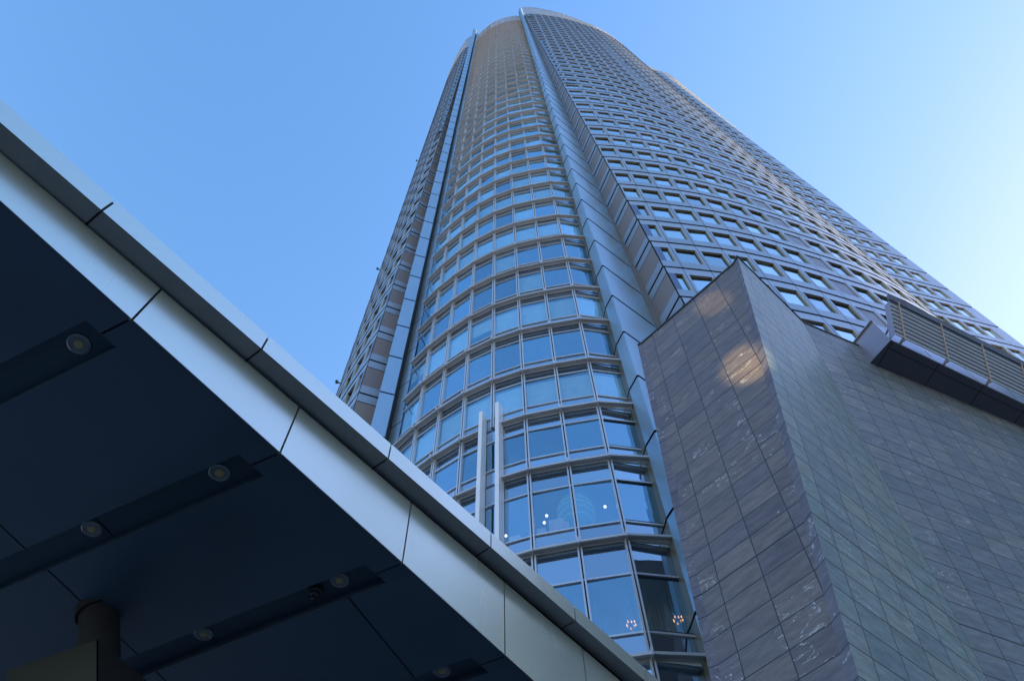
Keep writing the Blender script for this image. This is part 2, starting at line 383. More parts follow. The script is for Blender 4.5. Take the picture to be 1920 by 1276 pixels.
for p in panes:
    a,b=p[2],p[3]
    mb=MB() if (p[0],p[1]) in keep else rest
    e=(b-a)*.03
    t=(b-a).normalized(); nrm=V((t.y,-t.x))*SG; j1=nrm*random.uniform(-.02,.02); j2=nrm*random.uniform(-.02,.02)
    mb.quad(P3(a+e+j1,p[4]),P3(b-e-j1,p[4]),P3(b-e+j2,p[5]),P3(a+e-j2,p[5]),0)
    if mb is not rest: mb.build('glass_pane',M['glass'],tower)
tag(rest.build('glass_pane',M['glass'],tower),kind='stuff')
# mullions
for i in range(1,len(GL)-1):
    if i==FINBAY: z00=FINTOP-1
    else: z00=GROUND
    g=V(GL[i]); t=(V(GL[i+1])-V(GL[i-1])).normalized(); o=V((t.y,-t.x))*SG
    mb=MB()
    for s in (-1,1):
        c=g+t*s*.055
        mb.prism([tuple(c-t*.03-o*.05),tuple(c+t*.03-o*.05),tuple(c+t*.03+o*.13),tuple(c-t*.03+o*.13)],z00,GTOP,0)
    mb.prism([tuple(g-t*.03-o*.05),tuple(g+t*.03-o*.05),tuple(g+t*.03+o*.03),tuple(g-t*.03+o*.03)],z00,GTOP,1)
    mb.build('mullion',[M['mull'],M['gap']],tower)
# white fins in front of the fourth mullion
g=V(GL[FINBAY]); t=(V(GL[FINBAY+1])-V(GL[FINBAY-1])).normalized(); o=V((t.y,-t.x))*SG
for s in (-1,1):
    c=g+t*s*.40+o*.25
    mb=MB()
    zt=FINTOP+.25*(1 if s<0 else 0)
    zs=[GROUND,14.1,23.0,zt]
    for z0,z1 in zip(zs[:-1],zs[1:]):
        mb.prism([tuple(c-t*.085-o*.24),tuple(c+t*.085-o*.24),tuple(c+t*.085+o*.24),tuple(c-t*.085+o*.24)],z0+.012,z1,0)
    mb.build('glazing_fin',M['white'],tower)
# interior back wall behind the glass bay (opaque core, stops light leaking)
deep=outw(ledge_nodes,-5.6)
core=MB()
for i in range(len(deep)-1):
    core.quad(P3(deep[i],GROUND),P3(deep[i+1],GROUND),P3(deep[i+1],206),P3(deep[i],206),0)
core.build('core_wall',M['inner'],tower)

# ---- piers with chevron joints
def lerp2(a,b,t): return (a[0]+(b[0]-a[0])*t,a[1]+(b[1]-a[1])*t)
def loftpanel(mb,pathfn,k0,k1,z0,z1,m=0,inset=0.):
    A=pathfn(k0);B=pathfn(k1)
    for i in range(len(A)-1):
        mb.quad(P3(A[i],z0),P3(A[i+1],z0),P3(B[i+1],z1),P3(B[i],z1),m)
def pierpath(k,o=0.):
    # foot -> apex (softly rounded) -> inner corner; o = shingle flare
    I=innerR(k); ax=V(APEX); f=V(FOOT); i=V(I)
    d1=(f-ax).normalized(); d2=(i-ax).normalized()
    n=-(d1+d2).normalized()
    pts=[V((5.02,18.62)), f, ax+d1*.14, ax+d1*.06+n*-.004, ax+d2*.06, ax+d2*.16, ax+(i-ax)*.42, i]
    off=n*o
    return [tuple(p+off*(0.6 if q in(0,len(pts)-1) else 1)) for q,p in enumerate(pts)]
PIERTOP=50
for k in range(-4,PIERTOP):
    z0=zk(k)+.05; z1=zk(k+1)-.05
    mb=MB()
    loftpanel(mb,lambda q:pierpath(q,.05 if q==k else .0),k,k+1,z0,z1,0)
    # underside of the shingle
    a=pierpath(k,.05);b=pierpath(k,-.10)
    for i in range(len(a)-1): mb.quad(P3(a[i],z0),P3(a[i+1],z0),P3(b[i+1],z0),P3(b[i],z0),1)
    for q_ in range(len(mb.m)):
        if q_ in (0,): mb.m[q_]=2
    mb.build('pier_panel',[M['panel2'],M['gap'],M['olive']],tower)
mb=MB()
for k in range(-4,PIERTOP):
    loftpanel(mb,lambda q:pierpath(q,-.06),k,k+1,zk(k),zk(k+1))
    I=innerR(k);I2=innerR(k+1)
a=pierpath(PIERTOP,-.06); mb.face([P3(p,zk(PIERTOP)) for p in a])
mb.build('pier_core',M['gap'],tower)

# ---- left fin (cap), its side, and the reveal beside the glass
def finpath(o=0.):
    d=V((.30,.95))*-o
    c=V(FINL)-V((.3,-.1))*0
    return [tuple(V((-7.72,23.5))+d*0), tuple(V(FINL)+d), tuple(V(FINR)+d), (-6.75,23.42)]
for k in range(-4,PIERTOP+1):
    z0=zk(k)+.05; z1=zk(k+1)-.05
    mb=MB(); a=finpath(.03);b=finpath(0); c=finpath(-.1)
    for i in range(len(a)-1):
        mb.quad(P3(a[i],z0),P3(a[i+1],z0),P3(b[i+1],z1),P3(b[i],z1),2 if i==2 else 0)
        mb.quad(P3(a[i],z0),P3(a[i+1],z0),P3(c[i+1],z0),P3(c[i],z0),1)
    mb.build('fin_panel',[M['panel2'],M['gap'],M['panel2']],tower)
    mb=MB(); zz0=z0+1.5; zz1=zk(k+1)+1.5
    if k<PIERTOP-2:
        mb.quad(P3((-6.75,23.42),zz0),P3((-6.12,22.93),zz0),P3((-6.12,22.93),zz1-.03),P3((-6.75,23.42),zz1-.03),0)
        mb.build('reveal_panel',M['panel2'],tower)
mb=MB(); b=finpath(-.05)
for i in range(3): mb.quad(P3(b[i],GROUND),P3(b[i+1],GROUND),P3(b[i+1],zk(PIERTOP+1)),P3(b[i],zk(PIERTOP+1)))
mb.quad(P3((-6.78,23.47),GROUND),P3((-6.1,22.98),GROUND),P3((-6.1,22.98),zk(PIERTOP-1)),P3((-6.78,23.47),zk(PIERTOP-1)))
mb.quad(P3((-7.67,23.5),GROUND),P3(innerL,GROUND),P3(innerL,zk(PIERTOP)),P3((-7.67,23.5),zk(PIERTOP)))
mb.face([P3(p,zk(PIERTOP+1)-.3) for p in b])
mb.build('fin_core',M['gap'],tower)

# ---- return faces between pier and punched wall
BAND=.95
def retparts(fa,fb,name='return_panel'):
    for k in range(-4,TOPK-1):
        mb=MB()
        a0,b0=V(fa(k)),V(fb(k)); a1,b1=V(fa(k+1)),V(fb(k+1))
        def pt(z,w):
            t=(z-zk(k))/H; A=a0.lerp(a1,t);B=b0.lerp(b1,t); return A.lerp(B,w)
        za=zk(k)+.05; zb=zk(k+1)-BAND-.04; zc=zb+.08; zd=zk(k+1)-.05; zm=za+.85
        t=(b0-a0).normalized(); n=V((t.y,-t.x)); 
        if n.dot(-(a0+b0))<0: n=-n
        def q(z0,z1,m,o0,o1):
            mb.quad(P3(pt(z0,0)+n*o0,z0),P3(pt(z0,1)+n*o0,z0),P3(pt(z1,1)+n*o1,z1),P3(pt(z1,0)+n*o1,z1),m)
        q(za,zm,3,.05,.04); q(zm,zb,0,.04,.02); q(zc,zd,1,.02,.0); q(zk(k),zk(k+1),2,-.05,-.05)
        mb.quad(P3(pt(za,0)+n*.05,za),P3(pt(za,1)+n*.05,za),P3(pt(za,1)-n*.05,za),P3(pt(za,0)-n*.05,za),2)
        mb.build(name,[M['return'],M['band'],M['gap'],M['band']],tower)
retparts(innerR,cornerR)
retparts(lambda k:innerL,cornerL)

# ---- punched walls
wins=[]   # (quad corners, recess inward vector)
WINP=dict(l=.10,r=.91,top=.92,bot=3.25)
def wallfloor(k,nodes,name,first_small,vents=(),depth=.15,flip=False,blank=()):
    """nodes: plan points for this floor, in order; outward chosen towards the camera side"""
    mb=MB(); zt=zk(k+1)
    z0=zk(k)+.05; zj=zt-.05
    wt=zt-WINP['top']; wb=zt-WINP['bot']
    for i in range(len(nodes)-1):
        a=V(nodes[i]);b=V(nodes[i+1]); L=(b-a).length
        if L<.3: continue
        t=(b-a)/L; n=V((t.y,-t.x))
        if flip: n=-n
        g=.018
        aa=a+t*g; bb=b-t*g
        lo=.045   # shingle flare at the bottom of the floor
        def off(z): return n*(lo*(1-(z-z0)/(zj-z0)))
        Pt=lambda s,z: P3(aa+(bb-aa)*s+off(z),z)
        small=L<1.35
        l=.10 if not small else .34; r=.91
        if small and first_small: l=.36; r=.84
        vent=i in vents
        if i in blank:
            mb.quad(Pt(0,z0),Pt(1,z0),Pt(1,zj),Pt(0,zj),0); mb.quad(Pt(0,z0),Pt(1,z0),P3(bb-n*.08,z0),P3(aa-n*.08,z0),2); mb.quad(P3(a-n*.10,zk(k)-.1),P3(b-n*.10,zk(k)-.1),P3(b-n*.10,zt+.1),P3(a-n*.10,zt+.1),2); continue
        # frame quads around the opening
        mb.quad(Pt(0,z0),Pt(1,z0),Pt(1,wb),Pt(0,wb),0)
        mb.quad(Pt(0,wt),Pt(1,wt),Pt(1,zj),Pt(0,zj),1)
        mb.quad(Pt(0,wb),Pt(l,wb),Pt(l,wt),Pt(0,wt),0 if not small else 4)
        mb.quad(Pt(r,wb),Pt(1,wb),Pt(1,wt),Pt(r,wt),0)
        mb.quad(Pt(0,z0),Pt(1,z0),P3(bb-n*.08,z0),P3(aa-n*.08,z0),2)
        dd=depth if not vent else .06
        inn=-n*dd
        A=V(Pt(l,wb));B=V(Pt(r,wb));Cc=V(Pt(r,wt));D=V(Pt(l,wt)); iv=V((inn.x,inn.y,0))
        A2,B2,C2,D2=A+iv,B+iv,Cc+iv,D+iv
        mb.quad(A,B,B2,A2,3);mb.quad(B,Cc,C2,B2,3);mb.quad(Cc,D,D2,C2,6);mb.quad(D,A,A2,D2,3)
        if vent: mb.quad(A2,B2,C2,D2,5)
        else: wins.append((A2,B2,C2,D2,n,k,i))
        # backing
        mb.quad(P3(a-n*.10,zk(k)),P3(a+t*(L*l)-n*.10,zk(k)),P3(a+t*(L*l)-n*.10,zt),P3(a-n*.10,zt),2)
        mb.quad(P3(a+t*(L*r)-n*.10,zk(k)),P3(b-n*.10,zk(k)),P3(b-n*.10,zt),P3(a+t*(L*r)-n*.10,zt),2)
        mb.quad(P3(a-n*.10,wt),P3(b-n*.10,wt),P3(b-n*.10,zt+.1),P3(a-n*.10,zt+.1),2)
        mb.quad(P3(a-n*.10,zk(k)-.1),P3(b-n*.10,zk(k)-.1),P3(b-n*.10,wb),P3(a-n*.10,wb),2)
    return mb.build(name,[M['panel'],M['band'],M['gap'],M['reveal'],M['dark2'],M['vent'],M['revdark']],tower)
M['dark2']=metal('corner_window_panel',(.09,.12,.20),.5,.3,.05,.5)
for k in range(-4,TOPK-1):
    c=cornerR(k); 
    nodes=[n for n in RN if n[0]>c[0]+.55]
    off=len(RN)-len(nodes)
    vents=[VENT-off+1] if k<TOPK-10 else []
    wallfloor(k,[c]+nodes,'facade_panel',True,vents)
    c=cornerL(k); nd=[n for n in LN if n[0]<c[0]-.4]
    wallfloor(k,[c]+nd,'facade_panel',True,flip=True)
    ex=45.45-.13*(max(k,9)-11); 
    far=[]; xx=ex; ey=33.66-(45.45-ex)*.3
    d=V((-.957,-.29))
    p=V((ex,ey)); far=[tuple(p)]; s=1.25
    for w in [1.55]+[1.62]*7: p=p+d*w; far.append(tuple(p))
    far=far[::-1]
    wallfloor(k,far,'facade_panel',True,blank=(len(far)-2,))
# windows: largest ones as parts, the rest as one
def wcent(w): return (w[0]+w[2])/2
vis=[]
for w in wins:
    c=wcent(w)
    if seen(c) and (-c).dot(V((w[4].x,w[4].y,0)))>0:
        a=[proj(w[i]) for i in range(4)]
        ar=abs(sum(a[i][0]*a[(i+1)%4][1]-a[(i+1)%4][0]*a[i][1] for i in range(4)))/2
        vis.append((ar,id(w)))
vis.sort(reverse=True); keepw=set(i for _,i in vis[:100])
rest=MB(); wb_=MB()
for w in wins:
    A,B,Cc,D,n,k,i=w
    nn=V((n.x,n.y,0)); ux=(B-A).normalized(); uz=V((0,0,1)); wd=(B-A).length; hg=(D-A).length
    mb=MB() if id(w) in keepw else rest
    def rect(x0,x1,y0,y1,m,o): mb.quad(*[A+ux*xx+uz*yy+nn*o for xx,yy in((x0,y0),(x1,y0),(x1,y1),(x0,y1))],m)
    fw=.035
    rect(0,wd,0,fw,1,.03);rect(0,wd,hg-fw,hg,1,.03);rect(0,fw,fw,hg-fw,1,.03);rect(wd-fw,wd,fw,hg-fw,1,.03)
    if mb is rest: rect(fw,wd-fw,fw,hg-fw,0,.0)
    else:
        f=mb.build('window',[M['wglass'],M['reveal']],tower)
        mp=MB(); j1=random.uniform(-.01,.01);j2=random.uniform(-.01,.01)
        mp.quad(A+ux*fw+uz*fw+nn*j1,B-ux*fw+uz*fw-nn*j1,Cc-ux*fw-uz*fw+nn*j2,D+ux*fw-uz*fw-nn*j2,0)
        p=mp.build('pane',M['wglass'],f)
    # blind / room behind
    r=random.random(); drop=1 if r<.35 else random.uniform(.15,.6) if r<.6 else 0
    if drop: wb_.quad(*[A+ux*xx+uz*yy-nn*.12 for xx,yy in((0,hg*(1-drop)),(wd,hg*(1-drop)),(wd,hg),(0,hg))],0)
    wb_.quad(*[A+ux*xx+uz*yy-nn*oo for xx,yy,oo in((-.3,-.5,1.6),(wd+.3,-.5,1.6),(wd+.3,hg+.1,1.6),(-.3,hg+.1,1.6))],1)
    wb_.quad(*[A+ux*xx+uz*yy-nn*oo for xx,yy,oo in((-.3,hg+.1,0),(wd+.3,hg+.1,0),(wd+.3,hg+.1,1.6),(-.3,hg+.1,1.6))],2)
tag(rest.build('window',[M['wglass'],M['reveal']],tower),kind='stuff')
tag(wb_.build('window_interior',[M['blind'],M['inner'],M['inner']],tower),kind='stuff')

# ---- rear glass bay on the right flank
rear=[(41.0,33.6),(43.0,33.8),(44.4,34.1),(45.5,34.62),(46.4,35.4),(47.0,36.4),(47.2,37.8)]
rl=MB(); rg=MB()
for k in range(-4,TOPK-1):
    ro=outw(rear,0); 
    for i in range(len(rear)-1):
        a,b=V(rear[i]),V(rear[i+1]); t=(b-a).normalized(); n=V((t.y,-t.x)); z=zk(k)
        a2,b2=a-n*.35,b-n*.35
        rl.prism([tuple(a2),tuple(b2),tuple(b),tuple(a)],z,z+.22,0)
        rl.prism([tuple(a2),tuple(b2),tuple(b),tuple(a)],z+.9,z+.98,1)
        rl.prism([tuple(a2),tuple(b2),tuple(b),tuple(a)],z+3.2,z+3.28,1)
        rg.quad(P3(a2,z),P3(b2,z),P3(b2,z+H),P3(a2,z+H),0)
rl.build('rear_ledge',[M['ledgetan'],M['mull']],tower); rg.build('rear_glazing',M['spandrel'],tower)

# ---- roof closure and body
ROOF=zk(TOPK-1)
body=[cornerR(40)]+[n for n in RN if n[0]>7]+[(40.2,32.3),(42,33),(47.3,38),(45,62),(20,70),(-14,58)]+[LN[-1]]+[n for n in LN[::-1] if n[0]<-10.2]+[(-9.0,25.6),(-7.4,26.6),(-6,27.0),(-1,24.2),(4,23.0),(7.0,20.5)]
def shrink(poly,d):
    cx=15;cy=38; out=[]
    for p in poly:
        v=V((cx-p[0],cy-p[1])); out.append(tuple(V(p)+v.normalized()*d))
    return out
mb=MB(); mb.prism(shrink(body,1.9),GROUND,ROOF+.5); mb.build('tower_core',M['inner'],tower)
# ---- crowns
def crown(path,z0,ztops,name,mat,lines=5,th=.12,base=None):
    mb=MB()
    for i in range(len(path)-1):
        a,b=V(path[i]),V(path[i+1]); za,zb=ztops[i],ztops[i+1]
        t=(b-a).normalized(); n=V((t.y,-t.x))*.1
        mb.quad(P3(a,z0),P3(b,z0),P3(b,zb),P3(a,za),0)
        for q in range(lines+1):
            f=q/lines; A=V(P3(a,z0+(za-z0)*f)); B=V(P3(b,z0+(zb-z0)*f)); mb.bar(A,B,.16,.22,m=1)
        mb.bar(P3(a,z0),P3(a,za),.08,.12,up=V((1,0,0)),m=1)
    return mb.build(name,[mat,M['mull']],tower)
cR=[cornerR(45)]+[n for n in RN if n[0]>6.9][:22]
nR=len(cR); tops=[max(ROOF+1.5,226-1.35*i) for i in range(nR)]
crown(cR,ROOF-.3,tops,'crown_screen',M['crown2'],5)
cL=[cornerL(45)]+[n for n in LN if n[0]<-8.6]
crown(cL,ROOF-.3,[max(ROOF+1.5,227-1.6*i) for i in range(len(cL))],'crown_screen',M['crown2'],5)
gcr=outw(ledge_nodes,-.2)
crown([tuple(p) for p in gcr],GTOP+.3,[GTOP+13]*len(gcr),'glass_crown',M['crown'],5)
mb=MB(); mb.face([P3(p,GTOP+.2) for p in gcr]+[(0,26,GTOP+.2)]); mb.build('terrace_roof',M['ceil'],tower)
rc=[(38.5,31.7),(41,32.9)]+rear[2:]
crown(rc,ROOF-.3,[ROOF+9]*len(rc),'glass_crown',M['crown'],4)
# ---- small maintenance brackets sticking out of the walls
def bracket(p,n):
    mb=MB(); a=V(p); b=a+V(n)*.3
    mb.bar(a,b,.10,.10); mb.bar(b-V((0,0,.12)),b+V((0,0,.12)),.25,.2,up=V((1,0,0)),m=1); mb.build('wall_bracket',[M['dark'],M['dark']],tower)
for (i,z) in ((7,168),(9,140),(6,182)):
    p=RN[i+3]; bracket((p[0],p[1],z),(.2,-.95,0))
for z in (zk(9.6),zk(15.6),zk(27)): 
    p=lw(9.8); bracket((p[0]-.05,p[1],z),(-.85,-.5,0))

# ------------------------------------------------------------------ furnishings seen through the lowest glazing (hang / stand inside the tower)
def ray(px,py,z):
    d=RR*0
    cam=V((px-960,-(py-638),F_PX)); w=V((cam.dot(RR),cam.dot(FH),cam.dot(ZC))); return w*(z/w.z)
def rayR(px,py,depth):
    """point behind the glass bay by depth metres along the view ray"""
    cam=V((px-960,-(py-638),F_PX)); w=V((cam.dot(RR),cam.dot(FH),cam.dot(ZC)))
    # intersect with chords of glass
    best=None
    for i in range(len(GL)-1):
        a,b=V(GL[i]),V(GL[i+1]); den=(b.x-a.x)*w.y-(b.y-a.y)*w.x
        if abs(den)<1e-9: continue
        s=(a.y*w.x-a.x*w.y)/den
        if 0<=s<=1: best=a+(b-a)*s
    r=best.length; f=(r+depth)/math.hypot(w.x,w.y); return w*f
c=rayR(1080,962,1.0)
lan=empty('floor_lantern',(c.x,c.y,c.z-1.0)); tag(lan,'round teal paper lantern with pale ribs hanging behind a lower window of the glass tower','lantern')
mb=MB(); prof=[(.22,-1.0)]+[(.28+.42*math.sin(math.pi*q/10)**.7 if 0<q<10 else .25,-.9+1.7*q/10) for q in range(11)]+[(.2,.95)]
mb.lathe(c,prof,28); mb.build('lantern_body',M['lantern'],lan,smooth=True)
mb=MB()
for q in (2,3.5,5,6.5,8):
    r=.28+.42*math.sin(math.pi*q/10)**.7+.012; z=-.9+1.7*q/10; mb.lathe(c,[(r,z-.018),(r+.012,z),(r,z+.018)],28)
mb.build('lantern_rib',M['lanternrib'],lan)
spots=[(948.5,1003.5,'left of the white fins foot'),(1020.5,979,'lower one of the close pair'),(1025,966,'upper one of the close pair'),(1134.5,949,'right of the teal lantern')]
for px,py,wh in spots:
    c=rayR(px,py,.8)
    l=empty('ceiling_lamp',(c.x,c.y,c.z)); tag(l,'small lit round lamp inside the glass tower, '+wh,'lamp',group='lit lamps inside the lower glass bay')
    mb=MB(); mb.lathe((c.x,c.y,c.z),[(0,-.07),(.045,-.05),(.06,0),(.035,.05),(0,.06)],16); mb.build('bulb',M['lamp'],l,smooth=True)
    mb=MB(); mb.lathe((c.x,c.y,c.z),[(.055,.07),(.055,.2),(0,.2)],12); mb.build('socket',M['dark'],l)
for (px,py,lb) in ((1184,1172,'faint orange chandelier behind the pale curtain of the lowest window'),(1272,1163,'glowing orange chandelier in the lowest window beside the stone wall')):
    c=rayR(px,py,.6)
    ch=empty('chandelier',(c.x,c.y,c.z)); tag(ch,lb,'chandelier',group='chandeliers in the lowest windows')
    mb=MB(); mb.tube((c.x,c.y,c.z),(c.x,c.y,c.z+.7),.015,n=8); 
    for a in range(8):
        t=a*math.pi/4; e=(c.x+.14*math.cos(t),c.y+.14*math.sin(t),c.z+.05*(a%2)); mb.bar((c.x,c.y,c.z-.05),e,.015,.015)
    mb.build('chandelier_frame',M['dark'],ch)
    mb=MB()
    for a in range(8):
        t=a*math.pi/4; mb.lathe((c.x+.14*math.cos(t),c.y+.14*math.sin(t),c.z+.05*(a%2)),[(0,-.03),(.022,0),(.012,.06),(0,.09)],8)
    mb.build('candle_bulb',M['warm'],ch)
for (px,py,w_,h_,lb) in ((1048,983,.75,.7,'wide pale square lampshade low in the window left of the teal lantern'),(1015,997,.32,.42,'narrow pale lampshade left of the wide one'),(965,1010,.42,.34,'small pale lampshade nearest the white fins')):
    c=rayR(px,py,.7); s=empty('square_lampshade',(c.x,c.y,c.z)); tag(s,lb,'lampshade',group='pale lampshades inside the tower')
    mb=MB(); t=V((-1,.25,0)).normalized(); n=V((.25,1,0)).normalized()
    A=[c-t*w_/2,c+t*w_/2,c+t*w_/2+n*.3,c-t*w_/2+n*.3]; mb.prism([(p.x,p.y) for p in A],c.z-h_/2,c.z+h_/2)
    mb.build('shade',M['shade'],s)
    mb=MB(); mb.tube((c.x,c.y,c.z-h_/2-.5),(c.x,c.y,c.z-h_/2+.1),.03,n=8); mb.build('stem',M['dark'],s)
# curtains of the lowest storey
for i in range(0,3):
    a=outw(ledge_nodes,-1.7)[i]; b=outw(ledge_nodes,-1.7)[i+1]
    mb=MB(); n=64; t=(b-a); nn=V((t.y,-t.x)).normalized(); pts=[]
    for q in range(n+1):
        f=.03+.94*q/n; ph=q*1.15+.6*math.sin(q*.37+i); pts.append(a+t*f+nn*(.05*math.sin(ph)))
    for q in range(n): mb.quad(P3(pts[q],LZ[1]+.85),P3(pts[q+1],LZ[1]+.85),P3(pts[q+1],LZ[2]-.3),P3(pts[q],LZ[2]-.3))
    o=mb.build('window_curtain',M['curtain'],smooth=True)
    tag(o,['grey pleated curtain in the lowest window, in the bay beside the stone wall','pale pleated curtain in the lowest window, one bay left of the chandelier window','pale pleated curtain in the lowest window just above the canopy edge'][i],'curtain',group='curtains in the lowest windows')

# ------------------------------------------------------------------ stone clad building (leaning slate walls)
U=.6
zS=lambda k:(25.63-k)*U
ZT=39.6*U
sb=empty('stone_building',(8,14,GROUND)); tag(sb,'dark slate building with a sharp leaning corner and a high balcony on its right','building')
def corner(z): z/=U; return V((10.528+.167*(z-25.63),16.47-.0093*(z-25.63),z))*U
def fold(z): z/=U; return V((15.7+ .0883*(z-22.63)+.04,21.65-.0583*(z-22.63),z))*U
def stripin(z): p=corner(z); return p+V((-.16,.41,0))*U
nL=V((.709,-.705,0)).cross(V((.165,-.0093,1))).normalized()
def leftpt(s,z):   # s metres along the left face from the strip towards the far left end
    # seam lean in plane
    b=V((10.0,17.73,28.63))*0
    base=stripin(28.63*U); d=V((-.709,.705,0)); lean=V((.077,.077,1))
    return base+d*s+lean*(z-28.63*U)
ZB=GROUND
heavy=[q*U for q in (33,28,18,8)]
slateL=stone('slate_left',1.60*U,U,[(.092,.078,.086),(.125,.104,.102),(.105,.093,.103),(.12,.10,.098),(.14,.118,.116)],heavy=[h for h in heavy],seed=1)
slateM=stone('slate_middle_skylit',1.0,U,[(.155,.225,.265),(.195,.265,.28),(.175,.24,.285),(.225,.28,.29)],heavy=heavy,seed=2)  # bluer and lighter than the left face: reflected sky put into colour
slateR=stone('slate_right',1.5*U,U,[(.12,.155,.20),(.155,.185,.215),(.135,.17,.215),(.18,.20,.225)],heavy=heavy,seed=3)  # sky light on this side also put into the tile colours
slateS=stone('slate_strip',1.0,U,[(.09,.08,.10),(.125,.11,.13),(.105,.095,.12)],heavy=heavy,seed=4)
def vv(z): return z+.37*0+ (0.63-1)*U*0 - (.63*U)   # course joints fall on zS(integer)
# left face (clipped by the leaning strip edge)
LEND=-1
def lend(z): return leftpt((V((6.97,20.82,28.63))*U-stripin(28.63*U)).length,z)
mb=MB(); n=24
for i in range(n):
    z0=ZB+(ZT-ZB)*i/n; z1=ZB+(ZT-ZB)*(i+1)/n
    a0,a1=stripin(z0),stripin(z1); b0,b1=lend(z0),lend(z1)
    d=V((-.709,.705,0))
    def uu(p,z): return (p-leftpt(0,z)).dot(d)
    mb.quad(b0,a0,a1,b1,0,[(uu(b0,z0),vv(z0)),(uu(a0,z0),vv(z0)),(uu(a1,z1),vv(z1)),(uu(b1,z1),vv(z1))])
mb.build('wall_face',slateL,sb)
def lend2(z): return lend(z)+V((-.28,.16,0))*U
mb=MB(); mb2=MB()
for i in range(n):
    z0=ZB+(ZT-ZB)*i/n; z1=ZB+(ZT-ZB)*(i+1)/n
    mb.quad(lend2(z0),lend(z0),lend(z1),lend2(z1),0,[(0.1,vv(z0)),(.4,vv(z0)),(.4,vv(z1)),(.1,vv(z1))])
    mb2.quad(stripin(z0),corner(z0),corner(z1),stripin(z1),0,[(2.1,vv(z0)),(2.5,vv(z0)),(2.5,vv(z1)),(2.1,vv(z1))])
mb.build('corner_strip',slateS,sb); mb2.build('corner_strip',slateS,sb)
mb=MB(); m_=10; n=30
for i in range(n):
    z0=ZB+(ZT-ZB)*i/n; z1=ZB+(ZT-ZB)*(i+1)/n
    for j in range(m_):
        f0=j/m_;f1=(j+1)/m_
        c0,c1=corner(z0),corner(z1); e0,e1=fold(z0),fold(z1)
        us=lambda f: f*5.0+.42
        mb.quad(c0.lerp(e0,f0),c0.lerp(e0,f1),c1.lerp(e1,f1),c1.lerp(e1,f0),0,[(us(f0),vv(z0)),(us(f1),vv(z0)),(us(f1),vv(z1)),(us(f0),vv(z1))])
mb.build('wall_face',slateM,sb)
mb=MB(); rd=V((.902,.432,0)); RL=30
for i in range(n):
    z0=ZB+(ZT-ZB)*i/n; z1=ZB+(ZT-ZB)*(i+1)/n
    e0,e1=fold(z0),fold(z1)
    mb.quad(e0,e0+rd*RL,e1+rd*RL,e1,0,[(.0,vv(z0)),(RL,vv(z0)),(RL,vv(z1)),(0,vv(z1))])
mb.build('wall_face',slateR,sb)
# hidden sides + roof
mb=MB()
def ring(z): return [lend2(z),lend(z),stripin(z),corner(z),fold(z),fold(z)+rd*RL,fold(z)+rd*RL+V((-3,7,0)),lend2(z)+V((3.4,.9,0))]
a,b=ring(ZB),ring(ZT)
for i in (5,6,7):
    j=(i+1)%8; mb.quad(a[i],a[j],b[j],b[i])
mb.face(ring(ZT-.15))
mb.build('rear_wall',M['return'],sb)
# coping
def mitre(path,z0,z1,out,inn,name,mat,parent):
    mb=MB(); P=path
    offs_=[]
    for i in range(len(P)):
        a=P[max(0,i-1)];b=P[min(len(P)-1,i+1)]
        if i==0 or i==len(P)-1: t=(b-a).normalized(); n=V((t.y,-t.x,0)); offs_.append(n)
        else:
            t1=(P[i]-a).normalized();t2=(b-P[i]).normalized(); n1=V((t1.y,-t1.x,0));n2=V((t2.y,-t2.x,0)); m=(n1+n2).normalized(); offs_.append(m/max(.4,m.dot(n1)))
    for i in range(len(P)-1):
        q=[P[i]+offs_[i]*out,P[i+1]+offs_[i+1]*out,P[i+1]-offs_[i+1]*inn,P[i]-offs_[i]*inn]
        mb.prism([(p.x,p.y) for p in q],z0,z1)
    return mb.build(name,mat,parent)
cp=[lend2(ZT),lend(ZT),stripin(ZT),corner(ZT),fold(ZT),fold(ZT)+rd*RL]
mitre(cp,ZT-.01,ZT+.07,.035,.3,'coping',M['dark'],sb)

# ---- balcony
od=V((.884,.467,0)).normalized(); on=V((od.y,-od.x,0))   # outward towards camera
Cw=V((12.406,13.516,22.681)); Do=V((12.966,12.612,22.681))
BL=14.0
wd=(Do-Cw).dot(on)
mb=MB()
q=[Cw-on*.4,Do,Do+od*BL,Cw-on*.4+od*BL]
mb.prism([(p.x,p.y) for p in q],22.68,22.80)
# joints under the slab (proud dark battens)
bal=mb.build('balcony',M['balsoffit'],sb)
mb=MB()
for s in [.38]+[.38+2.05*i for i in range(1,7)]:
    a=Cw+od*s-on*.35; b=Do+od*(s-.28); mb.bar((a.x,a.y,22.676),(b.x,b.y,22.676),.02,.012)
a=Do-on*.28+od*.1; b=a+od*BL; mb.bar((a.x,a.y,22.676),(b.x,b.y,22.676),.018,.012)
mb.build('soffit_joint',M['gap'],bal)
A_=V((13.03,12.69,24.15)); B_=V((12.36,13.38,24.0))
mb=MB(); tt=(Do-Cw).normalized(); th_=od*.06
for s0 in (0,):
    pn=V((tt.y,-tt.x,0)); c_=V((1602-960,-(643.5-638),F_PX)); w_=V((c_.dot(RR),c_.dot(FH),c_.dot(ZC))); Bp=w_*(Do.dot(pn)/w_.dot(pn))
    P=[Cw-tt*.2,Do,V((Do.x,Do.y,Bp.z+.08)),Bp]
    mb.quad(*P); mb.quad(*[p+th_ for p in reversed(P)])
    for i in range(4): mb.quad(P[i],P[(i+1)%4],P[(i+1)%4]+th_,P[i]+th_)
mb.build('end_panel',M['purple'],bal)
mb=MB()
for i_ in range(7):
    a_=Do+od*(.30+i_*2.05)-on*.08; b_=Do+od*(2.28+i_*2.05)-on*.08
    mb.quad(V((a_.x,a_.y,22.80)),V((b_.x,b_.y,22.80)),V((b_.x,b_.y,24.2)),V((a_.x,a_.y,24.2)))
